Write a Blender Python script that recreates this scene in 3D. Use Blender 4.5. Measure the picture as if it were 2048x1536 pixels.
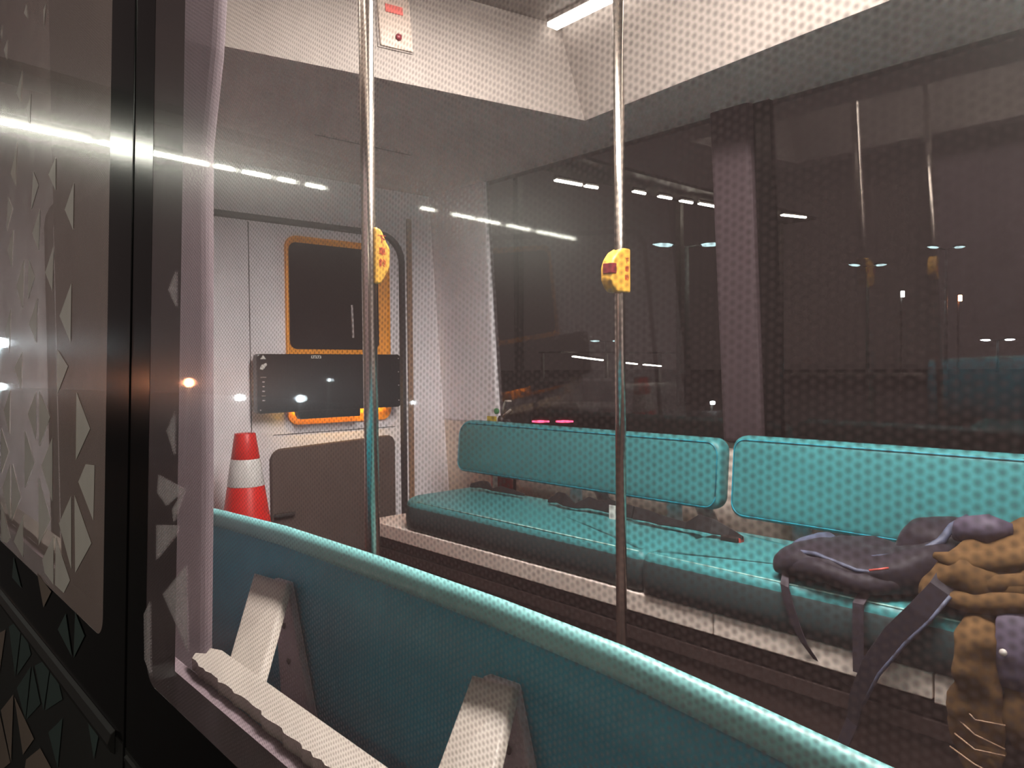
import bpy, math, random
from mathutils import Vector, Matrix, noise

for o in list(bpy.data.objects):
    bpy.data.objects.remove(o)
SC = bpy.context.scene
COL = SC.collection
random.seed(7)

# ------------------------------------------------------------------ camera
# units are metres: x across the bus, y along it, z up from the bus floor
def setup_camera():
    yaw, pitch, roll = math.radians(42.2), math.radians(-1.4), math.radians(0.5)
    R0 = Vector((math.cos(yaw), -math.sin(yaw), 0))
    F0 = Vector((math.sin(yaw), math.cos(yaw), 0))
    F = F0 * math.cos(pitch) + Vector((0, 0, math.sin(pitch)))
    U0 = R0.cross(F)
    R = R0 * math.cos(roll) - U0 * math.sin(roll)
    U = U0 * math.cos(roll) + R0 * math.sin(roll)
    cam = bpy.data.cameras.new('camera')
    cam.sensor_width = 36.0
    cam.lens = 1517.0 / 2048.0 * 36.0
    cam.clip_start = 0.02
    cam.clip_end = 600
    ob = bpy.data.objects.new('camera', cam)
    m = Matrix((R, U, -F)).transposed().to_4x4()
    m.translation = Vector((0, 0, 1.09))
    ob.matrix_world = m
    COL.objects.link(ob)
    SC.camera = ob
setup_camera()

# ------------------------------------------------------------------ world and exposure
W = bpy.data.worlds.new('night_sky')
SC.world = W
W.use_nodes = True
W.node_tree.nodes['Background'].inputs['Color'].default_value = (0.55, 0.42, 0.40, 1)
W.node_tree.nodes['Background'].inputs['Strength'].default_value = 0.07
SC.view_settings.view_transform = 'Standard'
SC.view_settings.look = 'None'
SC.view_settings.gamma = 1.0
SC.view_settings.exposure = 1.0
LED_POWER = 6.0        # ceiling strips inside the bus
FILL_POWER = 46.0       # unseen domed luminaire added to brighten the end wall
ROW_POWER = 26.0        # canopy row mirrored in the glass
TUBE_POWER = 55.0       # fluorescent tubes of the far canopies and the added shelter row
STREET_POWER = 3.0     # street lamp heads


SC.cycles.max_bounces = 7
SC.cycles.diffuse_bounces = 4
SC.cycles.glossy_bounces = 3
SC.cycles.transmission_bounces = 2
SC.cycles.transparent_max_bounces = 10
SC.cycles.caustics_reflective = False
LEFT= [[(1.869,1.564),(1.939,1.513),(1.884,1.476)],[(1.699,1.47),(1.649,1.435),(1.716,1.398)],[(1.509,1.457),(1.564,1.438),(1.505,1.399)],[(1.967,1.467),(1.914,1.432),(1.984,1.393)],[(1.375,1.389),(1.435,1.355),(1.375,1.313)],[(1.632,1.388),(1.7,1.352),(1.64,1.311)],[(1.9,1.387),(1.964,1.349),(1.91,1.308)],[(1.513,1.305),(1.579,1.265),(1.518,1.226)],[(1.776,1.31),(1.855,1.263),(1.786,1.213)],[(1.732,1.305),(1.67,1.266),(1.734,1.227)],[(1.381,1.229),(1.461,1.18),(1.381,1.133)],[(1.643,1.224),(1.718,1.178),(1.648,1.14)],[(1.915,1.22),(1.984,1.173),(1.927,1.126)],[(1.783,1.126),(1.864,1.094),(1.786,1.05)],[(1.476,1.125),(1.396,1.095),(1.471,1.047)],[(1.908,1.048),(1.983,1.001),(1.908,0.952)],[(1.644,1.049),(1.717,1.004),(1.637,0.959)],[(1.615,1.051),(1.52,1.007),(1.606,0.949)],[(1.337,1.054),(1.252,1.002),(1.335,0.948)],[(2.012,0.962),(1.915,0.916),(2.003,0.859)],[(1.744,0.972),(1.646,0.916),(1.736,0.858)],[(1.501,0.973),(1.586,0.916),(1.493,0.862)],[(1.895,0.892),(1.987,0.829),(1.885,0.775)],[(1.873,0.895),(1.776,0.836),(1.867,0.775)],[(1.61,0.894),(1.506,0.831),(1.598,0.77)],[(1.275,0.947),(1.224,0.95),(1.226,0.869),(1.317,0.916)],[(1.361,0.889),(1.442,0.833),(1.353,0.774)],[(1.34,0.893),(1.235,0.835),(1.328,0.773)],[(1.998,0.799),(1.882,0.737),(1.926,0.719),(1.99,0.714)],[(1.747,0.804),(1.841,0.737),(1.741,0.722)],[(1.481,0.806),(1.566,0.75),(1.545,0.731),(1.476,0.724)],[(1.463,0.806),(1.36,0.755),(1.401,0.726),(1.464,0.726)],[(1.794,1.826),(1.819,1.815),(1.778,1.79)],[(1.607,1.759),(1.63,1.755),(1.623,1.722)],[(1.827,1.702),(1.888,1.671),(1.84,1.639)],[(1.733,1.629),(1.777,1.608),(1.741,1.569)],[(1.879,1.553),(1.942,1.513),(1.882,1.477)],[(2.008,1.822),(2.05,1.813),(2.015,1.78)],[(2.077,1.882),(2.098,1.866),(2.085,1.847)]]
RIGHT= [[(0.844,0.877),(0.919,0.829),(0.835,0.784)],[(0.964,0.811),(0.987,0.79),(0.982,0.735),(0.957,0.723)],[(0.946,0.905),(0.87,0.916),(0.875,0.905),(0.944,0.864)],[(0.845,0.965),(0.892,0.931),(0.886,0.916)],[(0.89,1.202),(0.917,1.181),(0.888,1.158)],[(0.888,1.042),(0.915,1.018),(0.886,0.991)],[(0.942,0.965),(0.944,0.943),(0.911,0.932),(0.853,0.958)]]
TEAL= [[(1.736,0.604),(1.877,0.553),(1.8,0.47)],[(1.728,0.603),(1.649,0.557),(1.783,0.478)],[(1.612,0.547),(1.479,0.601),(1.534,0.491)],[(1.473,0.603),(1.395,0.555),(1.521,0.495)],[(1.647,0.536),(1.781,0.454),(1.691,0.421)],[(1.633,0.541),(1.56,0.494),(1.683,0.424)],[(1.494,0.466),(1.393,0.525),(1.421,0.433)],[(1.383,0.697),(1.436,0.658),(1.337,0.64)],[(1.322,0.714),(1.263,0.692),(1.327,0.641)],[(1.237,0.573),(1.17,0.589),(1.2,0.531)],[(1.836,0.706),(1.85,0.661),(1.749,0.66)]]
BROWN= [[(1.955,0.352),(1.814,0.431),(1.828,0.287)],[(1.805,0.43),(1.609,0.414),(1.708,0.348)],[(1.974,0.342),(1.836,0.284),(1.963,0.215)],[(1.678,0.35),(1.555,0.417),(1.466,0.415),(1.691,0.321)],[(1.989,0.511),(1.913,0.538),(1.981,0.423)],[(1.604,0.719),(1.487,0.71),(1.547,0.669)]]

# ------------------------------------------------------------------ materials
def new_mat(name):
    m = bpy.data.materials.new(name)
    m.use_nodes = True
    nt = m.node_tree
    for n in list(nt.nodes):
        nt.nodes.remove(n)
    out = nt.nodes.new('ShaderNodeOutputMaterial')
    return m, nt, out

def N(nt, kind, **kw):
    n = nt.nodes.new(kind)
    for k, v in kw.items():
        if k in n.inputs.keys():
            n.inputs[k].default_value = v
        else:
            setattr(n, k, v)
    return n

def srgb(r, g, b):
    f = lambda c: (c / 255.0 / 12.92) if c / 255.0 <= 0.04045 else ((c / 255.0 + 0.055) / 1.055) ** 2.4
    return (f(r), f(g), f(b), 1)

def pbr(name, col, rough=0.5, metal=0.0, var=0.10, scale=6.0, bump=0.0, bscale=120.0, spec=0.5, sheen=0.0):
    m, nt, out = new_mat(name)
    b = N(nt, 'ShaderNodeBsdfPrincipled')
    b.inputs['Roughness'].default_value = rough
    b.inputs['Metallic'].default_value = metal
    b.inputs['Specular IOR Level'].default_value = spec
    if sheen:
        b.inputs['Sheen Weight'].default_value = sheen
    tc = N(nt, 'ShaderNodeTexCoord')
    nz = N(nt, 'ShaderNodeTexNoise', Scale=scale, Detail=4.0)
    nt.links.new(tc.outputs['Object'], nz.inputs['Vector'])
    mx = N(nt, 'ShaderNodeMix', data_type='RGBA')
    mx.inputs[6].default_value = tuple(c * (1 - var) for c in col[:3]) + (1,)
    mx.inputs[7].default_value = tuple(min(1, c * (1 + var)) for c in col[:3]) + (1,)
    nt.links.new(nz.outputs['Fac'], mx.inputs[0])
    nt.links.new(mx.outputs[2], b.inputs['Base Color'])
    if bump > 0:
        n2 = N(nt, 'ShaderNodeTexNoise', Scale=bscale, Detail=3.0)
        nt.links.new(tc.outputs['Object'], n2.inputs['Vector'])
        bp = N(nt, 'ShaderNodeBump', Strength=bump, Distance=0.002)
        nt.links.new(n2.outputs['Fac'], bp.inputs['Height'])
        nt.links.new(bp.outputs['Normal'], b.inputs['Normal'])
    nt.links.new(b.outputs[0], out.inputs[0])
    return m

def emit(name, col, strength):
    m, nt, out = new_mat(name)
    e = N(nt, 'ShaderNodeEmission', Strength=strength)
    e.inputs['Color'].default_value = col
    nt.links.new(e.outputs[0], out.inputs[0])
    return m

def schlick(nt, f0):
    g = N(nt, 'ShaderNodeNewGeometry')
    d = N(nt, 'ShaderNodeVectorMath', operation='DOT_PRODUCT')
    nt.links.new(g.outputs['Normal'], d.inputs[0]); nt.links.new(g.outputs['Incoming'], d.inputs[1])
    def m(op, a, b=None):
        n = N(nt, 'ShaderNodeMath', operation=op)
        for i, v in enumerate((a, b)):
            if v is None: continue
            if isinstance(v, (int, float)): n.inputs[i].default_value = v
            else: nt.links.new(v, n.inputs[i])
        return n.outputs[0]
    c = m('ABSOLUTE', d.outputs['Value'])
    p = m('POWER', m('SUBTRACT', 1.0, c), 5.0)
    return m('ADD', m('MULTIPLY', p, 1 - f0), f0)

def pane_mat(name, tint, refl=1.0):
    m, nt, out = new_mat(name)
    t = N(nt, 'ShaderNodeBsdfTransparent'); t.inputs[0].default_value = tint
    g = N(nt, 'ShaderNodeBsdfGlossy', Roughness=0.01)
    fr = schlick(nt, 0.04)
    ml = N(nt, 'ShaderNodeMath', operation='MULTIPLY'); ml.inputs[1].default_value = refl
    nt.links.new(fr, ml.inputs[0])
    mx = N(nt, 'ShaderNodeMixShader')
    nt.links.new(ml.outputs[0], mx.inputs[0])
    nt.links.new(t.outputs[0], mx.inputs[1])
    nt.links.new(g.outputs[0], mx.inputs[2])
    nt.links.new(mx.outputs[0], out.inputs[0])
    return m

def film_mat(name, col, cover_lo, cover_hi, halo=0.05, halo_rough=0.42):
    """perforated one-way film: staggered rows of small holes in a dark matt foil under a glossy coat"""
    m, nt, out = new_mat(name)
    tc = N(nt, 'ShaderNodeTexCoord')
    sp = N(nt, 'ShaderNodeSeparateXYZ')
    nt.links.new(tc.outputs['Object'], sp.inputs[0])
    def mth(op, a, b=None):
        n = N(nt, 'ShaderNodeMath', operation=op)
        for i, v in enumerate((a, b)):
            if v is None: continue
            if isinstance(v, (int, float)): n.inputs[i].default_value = v
            else: nt.links.new(v, n.inputs[i])
        return n.outputs[0]
    ca, cb = 0.0074, 0.00427
    cy = mth('COSINE', mth('MULTIPLY', sp.outputs['Y'], 2 * math.pi / ca))
    cz = mth('COSINE', mth('MULTIPLY', sp.outputs['Z'], 2 * math.pi / cb))
    c2 = mth('COSINE', mth('MULTIPLY', sp.outputs['Y'], 4 * math.pi / ca))
    p = mth('ADD', c2, mth('MULTIPLY', mth('MULTIPLY', cy, cz), 2.0))     # -1.5..3, hexagonal lattice
    p = mth('DIVIDE', mth('ADD', p, 1.5), 4.5)
    p = mth('POWER', p, 0.8)
    nz = N(nt, 'ShaderNodeTexNoise', Scale=9.0, Detail=5.0, Roughness=0.6)
    nt.links.new(tc.outputs['Object'], nz.inputs['Vector'])
    dirt = mth('MULTIPLY', mth('SUBTRACT', nz.outputs['Fac'], 0.5), 0.28)
    cov = mth('ADD', mth('ADD', mth('MULTIPLY', p, cover_hi - cover_lo), cover_lo), dirt)
    cov = mth('MINIMUM', mth('MAXIMUM', cov, 0.0), 0.98)
    t = N(nt, 'ShaderNodeBsdfTransparent')
    d = N(nt, 'ShaderNodeBsdfDiffuse'); d.inputs[0].default_value = col
    mx = N(nt, 'ShaderNodeMixShader')
    nt.links.new(cov, mx.inputs[0]); nt.links.new(t.outputs[0], mx.inputs[1]); nt.links.new(d.outputs[0], mx.inputs[2])
    g2 = N(nt, 'ShaderNodeBsdfGlossy', Roughness=halo_rough)
    mh = N(nt, 'ShaderNodeMixShader'); mh.inputs[0].default_value = halo
    nt.links.new(mx.outputs[0], mh.inputs[1]); nt.links.new(g2.outputs[0], mh.inputs[2])
    g = N(nt, 'ShaderNodeBsdfGlossy', Roughness=0.03)
    f2 = mth('MULTIPLY', schlick(nt, 0.035), 0.8)
    mg = N(nt, 'ShaderNodeMixShader')
    nt.links.new(f2, mg.inputs[0]); nt.links.new(mh.outputs[0], mg.inputs[1]); nt.links.new(g.outputs[0], mg.inputs[2])
    nt.links.new(mg.outputs[0], out.inputs[0])
    return m

M = dict(
    film=film_mat('perforated_film', srgb(108, 88, 90), 0.26, 0.62, 0.15, 0.24),
    film_dense=film_mat('dense_film', srgb(158, 136, 130), 0.64, 0.86, 0.24, 0.24),
    print_light=film_mat('light_print', srgb(226, 216, 208), 0.76, 0.90, 0.18, 0.24),
    print_faint=film_mat('faint_print', srgb(185, 172, 174), 0.30, 0.62, 0.05, 0.45),
    glass=pane_mat('clear_glass', (0.96, 0.96, 0.95, 1), 0.25),
    glass_far=pane_mat('tinted_glass', (0.62, 0.60, 0.60, 1), 1.2),
    black=pbr('black_frit', srgb(7, 6, 6), 0.16, var=0.1, spec=0.22),
    body_black=pbr('body_black', srgb(32, 31, 30), 0.35, var=0.2),
    trim_dark=pbr('dark_moulding', srgb(34, 32, 31), 0.55, spec=0.15),
    teal_dark=pbr('dark_teal_print', srgb(52, 62, 60), 0.55, spec=0.2),
    brown_dark=pbr('brown_grey_print', srgb(104, 90, 82), 0.55, spec=0.2),
    wall=pbr('lilac_white_panel', srgb(238, 231, 236), 0.5, var=0.03, spec=0.3),
    cream=pbr('cream_panel', srgb(224, 208, 198), 0.5, var=0.03, spec=0.3),
    ceil_white=pbr('ceiling_cream', srgb(146, 136, 130), 0.6, var=0.02, spec=0.2),
    soffit=pbr('grey_soffit_felt', srgb(226, 210, 206), 0.9, var=0.12, scale=3, bump=0.3, spec=0.1),
    pillar_in=pbr('grey_pillar_cover', srgb(128, 112, 118), 0.7, var=0.06, spec=0.2),
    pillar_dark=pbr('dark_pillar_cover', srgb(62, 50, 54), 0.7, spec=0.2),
    tan=pbr('tan_reflection_and_cord', srgb(150, 118, 96), 0.5),
    rubber=pbr('black_rubber', srgb(52, 46, 47), 0.6),
    carpet=pbr('grey_brown_carpet', srgb(98, 84, 80), 0.95, var=0.12, bump=0.4, bscale=200, spec=0.1),
    floor=pbr('dark_brown_vinyl', srgb(66, 50, 47), 0.55, var=0.15, scale=4, spec=0.3),
    plinth=pbr('dark_brown_plinth', srgb(62, 47, 45), 0.6, var=0.12, spec=0.3),
    teal=pbr('teal_leatherette', srgb(62, 130, 134), 0.42, var=0.07, scale=3, bump=0.12, bscale=260, spec=0.45),
    teal_shell=pbr('teal_seat_back', srgb(24, 150, 174), 0.38, var=0.05, scale=2, bump=0.05, spec=0.5),
    roll=pbr('glare_pale_roll', srgb(128, 194, 194), 0.38, var=0.05, spec=0.6),  # paler than the seat back to imitate overhead glare on the roll
    skirt=pbr('charcoal_green_vinyl', srgb(46, 58, 60), 0.5, var=0.12, spec=0.3),
    piping=pbr('pale_teal_piping', srgb(150, 190, 184), 0.5),
    ledge=pbr('cream_ledge', srgb(174, 163, 154), 0.5, var=0.04),
    bracket=pbr('cream_powder_coat', srgb(172, 161, 152), 0.5, var=0.03),
    bracket_grey=pbr('grey_powder_coat', srgb(188, 176, 178), 0.5, var=0.03),
    screw=pbr('dark_screw', srgb(70, 60, 58), 0.4, metal=0.6),
    chrome=pbr('brushed_steel', srgb(190, 178, 168), 0.22, metal=1.0, var=0.06),
    yellow=pbr('yellow_plastic', srgb(226, 168, 66), 0.4, var=0.04),
    red_print=pbr('red_print', srgb(190, 40, 36), 0.5),
    button_red=pbr('dark_red_button', srgb(120, 34, 44), 0.3),
    orange=pbr('orange_plastic', srgb(255, 160, 26), 0.45, var=0.03),
    dark_glass=pbr('dark_glass', srgb(26, 22, 22), 0.12, var=0.2),
    monitor=pbr('black_panel', srgb(20, 20, 21), 0.25, var=0.1),
    white_print=pbr('white_print', srgb(215, 210, 205), 0.5),
    cone_red=pbr('cone_red', srgb(222, 26, 18), 0.4, var=0.06),
    cone_white=pbr('cone_white_band', srgb(226, 220, 218), 0.35, var=0.03),
    plate_grey=pbr('grey_plate', srgb(178, 160, 148), 0.5),
    plate_edge=pbr('grey_plate_edge', srgb(120, 108, 102), 0.5),
    label_red=pbr('pale_red_label', srgb(205, 90, 82), 0.5),
    ext_red=pbr('extinguisher_red', srgb(165, 26, 30), 0.3),
    gauge_green=pbr('gauge_green', srgb(60, 130, 80), 0.4),
    tag_yellow=pbr('yellow_tag', srgb(190, 165, 60), 0.5),
    navy=pbr('navy_nylon', srgb(33, 24, 35), 0.65, var=0.3, scale=9, bump=0.4, bscale=50, spec=0.3, sheen=0.08),
    navy_blue=pbr('blue_nylon_edge', srgb(72, 76, 98), 0.6, var=0.15),
    webbing=pbr('purple_black_webbing', srgb(50, 40, 50), 0.75, var=0.2),
    khaki=pbr('khaki_cotton', srgb(96, 71, 46), 0.85, var=0.22, scale=7, bump=0.4, bscale=40, spec=0.1),
    purple=pbr('purple_lining', srgb(72, 62, 80), 0.7, var=0.15),
    belt=pbr('black_seat_belt', srgb(30, 25, 27), 0.7, var=0.2),
    pearl=pbr('pearl_snap', srgb(215, 205, 200), 0.25),
    asphalt=pbr('asphalt', srgb(40, 36, 36), 0.8, var=0.25, scale=0.6),
    post=pbr('grey_lamp_post', srgb(120, 128, 128), 0.5, metal=0.3),
    car=pbr('dark_car_paint', srgb(34, 26, 30), 0.3),
    tyre=pbr('tyre', srgb(18, 18, 18), 0.8),
    canopy=pbr('canopy_steel', srgb(70, 66, 62), 0.6),
    led=emit('led_strip', (1.0, 0.94, 0.87, 1), LED_POWER),
    tube_row=emit('canopy_row_tube', (1.0, 1.0, 0.86, 1), ROW_POWER),
    fill_light=emit('added_fill_luminaire', (1.0, 0.95, 0.90, 1), FILL_POWER),
    tube=emit('fluorescent_tube', (1.0, 1.0, 0.86, 1), TUBE_POWER),
    street=emit('street_lamp_head', (0.62, 0.95, 1.0, 1), STREET_POWER),
    amber=emit('amber_backlight', (1.0, 0.58, 0.10, 1), 80.0),
    sodium=emit('amber_lamp', (1.0, 0.36, 0.16, 1), 60.0),
    tail=emit('red_tail_lamp', (1.0, 0.05, 0.12, 1), 14.0),
    headlamp=emit('white_lamp', (0.8, 0.95, 1.0, 1), 40.0),
)

# ------------------------------------------------------------------ mesh helpers
class MB:
    def __init__(s):
        s.v = []; s.f = []
    def add(s, vs, fs):
        k = len(s.v)
        s.v += [tuple(v) for v in vs]
        s.f += [tuple(i + k for i in f) for f in fs]
        return s
    def box(s, x0, x1, y0, y1, z0, z1):
        vs = [(x, y, z) for x in (x0, x1) for y in (y0, y1) for z in (z0, z1)]
        return s.add(vs, [(0, 1, 3, 2), (4, 6, 7, 5), (0, 4, 5, 1), (2, 3, 7, 6), (0, 2, 6, 4), (1, 5, 7, 3)])
    def hexa(s, lo, hi):
        """solid between two quads given as 4 points each"""
        return s.add(list(lo) + list(hi), [(0, 1, 2, 3), (7, 6, 5, 4), (0, 4, 5, 1), (1, 5, 6, 2), (2, 6, 7, 3), (3, 7, 4, 0)])
    def prism(s, pts, off):
        """polygon pts (3D) extruded by the vector off"""
        n = len(pts)
        top = [(p[0] + off[0], p[1] + off[1], p[2] + off[2]) for p in pts]
        fs = [tuple(range(n - 1, -1, -1)), tuple(range(n, 2 * n))]
        fs += [(i, (i + 1) % n, n + (i + 1) % n, n + i) for i in range(n)]
        return s.add(list(pts) + top, fs)
    def rings(s, rs, cap=True, closed=True):
        n = len(rs[0]); vs = [p for r in rs for p in r]; fs = []
        for i in range(len(rs) - 1):
            for j in range(n if closed else n - 1):
                a = i * n + j; b = i * n + (j + 1) % n
                fs.append((a, b, b + n, a + n))
        if cap:
            fs.append(tuple(range(n - 1, -1, -1)))
            fs.append(tuple(range((len(rs) - 1) * n, len(rs) * n)))
        return s.add(vs, fs)
    def tube(s, path, r, n=10, cap=True):
        P = [Vector(p) for p in path]
        rs = []
        up = None
        for i, p in enumerate(P):
            t = (P[min(i + 1, len(P) - 1)] - P[max(i - 1, 0)]).normalized()
            if up is None:
                up = Vector((0, 0, 1)) if abs(t.z) < 0.9 else Vector((1, 0, 0))
            a = t.cross(up).normalized(); up = a.cross(t).normalized()
            rr = r[i] if isinstance(r, (list, tuple)) else r
            rs.append([p + (a * math.cos(k * 2 * math.pi / n) + up * math.sin(k * 2 * math.pi / n)) * rr for k in range(n)])
        return s.rings(rs, cap)
    def lathe(s, prof, c, n=28, axis='z'):
        rs = []
        for r, h in prof:
            ring = []
            for k in range(n):
                a = 2 * math.pi * k / n
                u, w = r * math.cos(a), r * math.sin(a)
                if axis == 'z': ring.append((c[0] + u, c[1] + w, c[2] + h))
                elif axis == 'x': ring.append((c[0] + h, c[1] + u, c[2] + w))
                else: ring.append((c[0] + u, c[1] + h, c[2] + w))
            rs.append(ring)
        return s.rings(rs)
    def ribbon(s, path, width, wdir, thick, tdir):
        """strap: path points, width vector direction, thickness direction; width may be a list"""
        rs = []
        wd = Vector(wdir).normalized(); td = Vector(tdir).normalized()
        for i, p in enumerate(path):
            w = width[i] if isinstance(width, (list, tuple)) else width
            p = Vector(p)
            rs.append([p - wd * w / 2 - td * thick / 2, p + wd * w / 2 - td * thick / 2,
                       p + wd * w / 2 + td * thick / 2, p - wd * w / 2 + td * thick / 2])
        return s.rings(rs)
    def build(s, name, mat, parent=None, smooth=False, bevel=0.0, seg=2, sub=0, angle=40, kind=None):
        off = Vector((0, 0, 0))
        q = parent
        while q is not None:
            off += q.location; q = q.parent
        me = bpy.data.meshes.new(name)
        me.from_pydata([tuple(Vector(v) - off) for v in s.v], [], s.f)
        me.validate(); me.update()
        import bmesh
        bm = bmesh.new(); bm.from_mesh(me)
        if smooth: bmesh.ops.remove_doubles(bm, verts=bm.verts, dist=1e-6)
        bmesh.ops.recalc_face_normals(bm, faces=bm.faces); bm.to_mesh(me); bm.free()
        me.materials.append(M[mat] if isinstance(mat, str) else mat)
        o = bpy.data.objects.new(name, me); COL.objects.link(o)
        if parent is not None: o.parent = parent
        if smooth:
            for p in me.polygons: p.use_smooth = True
        if bevel > 0:
            b = o.modifiers.new('bevel', 'BEVEL'); b.width = bevel; b.segments = seg; b.limit_method = 'ANGLE'; b.angle_limit = math.radians(angle)
        if sub:
            b = o.modifiers.new('subdivision', 'SUBSURF'); b.levels = sub; b.render_levels = sub
        if kind: o['kind'] = kind
        return o

def tag(o, label, cat, group=None):
    o['label'] = label; o['category'] = cat
    if group: o['group'] = group
    return o

def thing(name, loc, label=None, cat=None, group=None, kind=None):
    o = bpy.data.objects.new(name, None); o.empty_display_size = 0.1
    o.location = loc; COL.objects.link(o)
    if label: tag(o, label, cat, group)
    if kind: o['kind'] = kind
    return o

def slab(o, label):
    o['kind'] = 'structure'; o['label'] = label
    return o

def round_poly(x0, x1, y0, y1, r, n=6, dense=0.0):
    """rounded rectangle in 2D; r is one radius or four (bl, br, tr, tl)"""
    if not isinstance(r, (list, tuple)): r = [r] * 4
    pts = []
    for (cx, cy, a0, rr) in ((x0 + r[0], y0 + r[0], 180, r[0]), (x1 - r[1], y0 + r[1], 270, r[1]), (x1 - r[2], y1 - r[2], 0, r[2]), (x0 + r[3], y1 - r[3], 90, r[3])):
        for k in range(n + 1):
            a = math.radians(a0 + 90.0 * k / n)
            pts.append((cx + rr * math.cos(a), cy + rr * math.sin(a)))
    if dense:
        out = []
        for i, p in enumerate(pts):
            q = pts[(i + 1) % len(pts)]
            d = math.dist(p, q); k = max(1, int(d / dense))
            out += [(p[0] + (q[0] - p[0]) * j / k, p[1] + (q[1] - p[1]) * j / k) for j in range(k)]
        pts = out
    return pts

def puff(poly, c0, c1, r, fn, seg=6, crown=0.0):
    """cushion: 2D outline extruded from c0 to c1 with rounded rims; fn(a, b, c) -> 3D"""
    n = len(poly)
    nr = []
    for i in range(n):
        p, q = Vector(poly[i - 1]), Vector(poly[(i + 1) % n])
        t = (q - p)
        t = t.normalized() if t.length > 1e-9 else Vector((1, 0))
        nr.append(Vector((-t.y, t.x)))        # inward for ccw outline
    levels = []
    for k in range(seg + 1):
        a = math.pi / 2 * k / seg
        levels.append((r * (1 - math.sin(a)), c0 + r * (1 - math.cos(a))))
    for k in range(seg + 1):
        a = math.pi / 2 * k / seg
        levels.append((r * (1 - math.cos(a)), c1 - r * (1 - math.sin(a))))
    mb = MB()
    rs = [[fn(poly[i][0] + nr[i].x * off, poly[i][1] + nr[i].y * off, c) for i in range(n)] for off, c in levels]
    mb.rings(rs, cap=False)
    # crowned caps: shrink toward the middle
    cx = sum(p[0] for p in poly) / n; cy = sum(p[1] for p in poly) / n
    for side in (0, 1):
        off, c = levels[0] if side == 0 else levels[-1]
        base = [(poly[i][0] + nr[i].x * off, poly[i][1] + nr[i].y * off) for i in range(n)]
        rr = []
        for k in range(5):
            s = 1 - k / 5.0
            e = crown * (1 - s * s) * (1 if side else -1)
            rr.append([fn(cx + (a - cx) * s, cy + (b - cy) * s, c + e) for a, b in base])
        mb.rings(rr, cap=False)
        k0 = len(mb.v)
        mb.add([fn(cx, cy, c + crown * (1 if side else -1))], [])
        last = k0 - n
        mb.f += [(last + i, last + (i + 1) % n, k0) for i in range(n)]
    return mb

def gx(z):      # outside face of the kerb-side window wall, leaning in towards the roof
    return 0.2569 + 0.0339 * z
def fx(z):      # inside face of the far wall
    return 2.79 - 0.072 * (z - 0.84)

# ------------------------------------------------------------------ ground and bus shell
slab(MB().box(-60, 160, -60, 160, -0.40, -0.35).build('ground', 'asphalt'), 'dark asphalt of the depot yard at night')
slab(MB().box(0.30, 2.90, -2.0, 3.78, -0.06, 0.0).build('floor', 'floor'), 'dark brown vinyl bus floor')

# near wall: black frame around the two panes
Y0, Y1 = -2.0, 3.78
ZB, ZT = 0.712, 2.06
def wall_piece(mb, y0, y1, z0, z1, t0=0.0, t1=0.035):
    return mb.hexa([(gx(z0) + t0, y0, z0), (gx(z0) + t0, y1, z0), (gx(z0) + t1, y1, z0), (gx(z0) + t1, y0, z0)],
                   [(gx(z1) + t0, y0, z1), (gx(z1) + t0, y1, z1), (gx(z1) + t1, y1, z1), (gx(z1) + t1, y0, z1)])
mb = MB()
wall_piece(mb, Y0, Y1, -0.25, 0.60)
wn = slab(mb.build('wall_near', 'body_black'), 'black outer bus side below the windows')
mb = MB(); wall_piece(mb, Y0, 1.058, 0.603, ZB); wall_piece(mb, Y0, 1.058, ZT, 2.5); wall_piece(mb, 0.98, 1.058, ZB, ZT)
fr1 = mb.build('window_border', 'black', wn)
mb = MB(); wall_piece(mb, 1.062, Y1, 0.603, ZB); wall_piece(mb, 1.062, Y1, ZT, 2.5); wall_piece(mb, 1.062, 1.17, ZB, ZT); wall_piece(mb, 3.3, Y1, ZB, ZT)
fr2 = mb.build('window_border', 'black', wn)
# seam strip between the two black borders, catching the lamps
mb = MB(); wall_piece(mb, 1.0575, 1.0625, 0.55, 2.5, -0.0015, 0.03)
mb.build('seam_strip', 'black', wn, bevel=0.001)
# rounded fillet in the lower corner of each pane opening
def fillet(y0, sgn, r, parent):
    pts = [(y0, ZB)]
    for k in range(9):
        a = math.radians(90.0 * k / 8)
        pts.append((y0 + sgn * (r - r * math.sin(a)), ZB + r - r * math.cos(a)))
    if sgn < 0: pts = pts[::-1]
    MB().prism([(gx(z), y, z) for y, z in pts], (0.03, 0, 0)).build('corner_fillet', 'black', parent)
fillet(0.98, -1, 0.035, wn)
fillet(1.17, 1, 0.03, wn)
# dark moulding along the body
mb = MB()
mb.rings([[(gx(z) + dx, y, z) for dx, z in ((0.0, 0.575), (-0.006, 0.58), (-0.010, 0.592), (-0.006, 0.604), (0.0, 0.608))] for y in (1.10, 1.3, 2.4, 3.7)])
mb.build('body_moulding', 'trim_dark', wn, bevel=0.001)
mb = MB()
mb.rings([[(gx(z) + dx, y, z) for dx, z in ((0.0, 0.585), (-0.003, 0.587), (-0.003, 0.592), (0.0, 0.594))] for y in (-1.9, 1.05)])
mb.build('body_moulding', 'trim_dark', wn)

def decal(pts, off=-0.0016):
    return [(gx(z) + off, y, z) for y, z in pts]
def decals(lst, name, mat, parent, off=-0.0016):
    mb = MB()
    for t in lst:
        mb.add(decal(t, off), [tuple(range(len(t)))])
    return mb.build(name, mat, parent)
decals(TEAL, 'printed_facets', 'teal_dark', wn, -0.0012)
decals(BROWN, 'printed_facets', 'brown_dark', wn, -0.0014)

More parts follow.
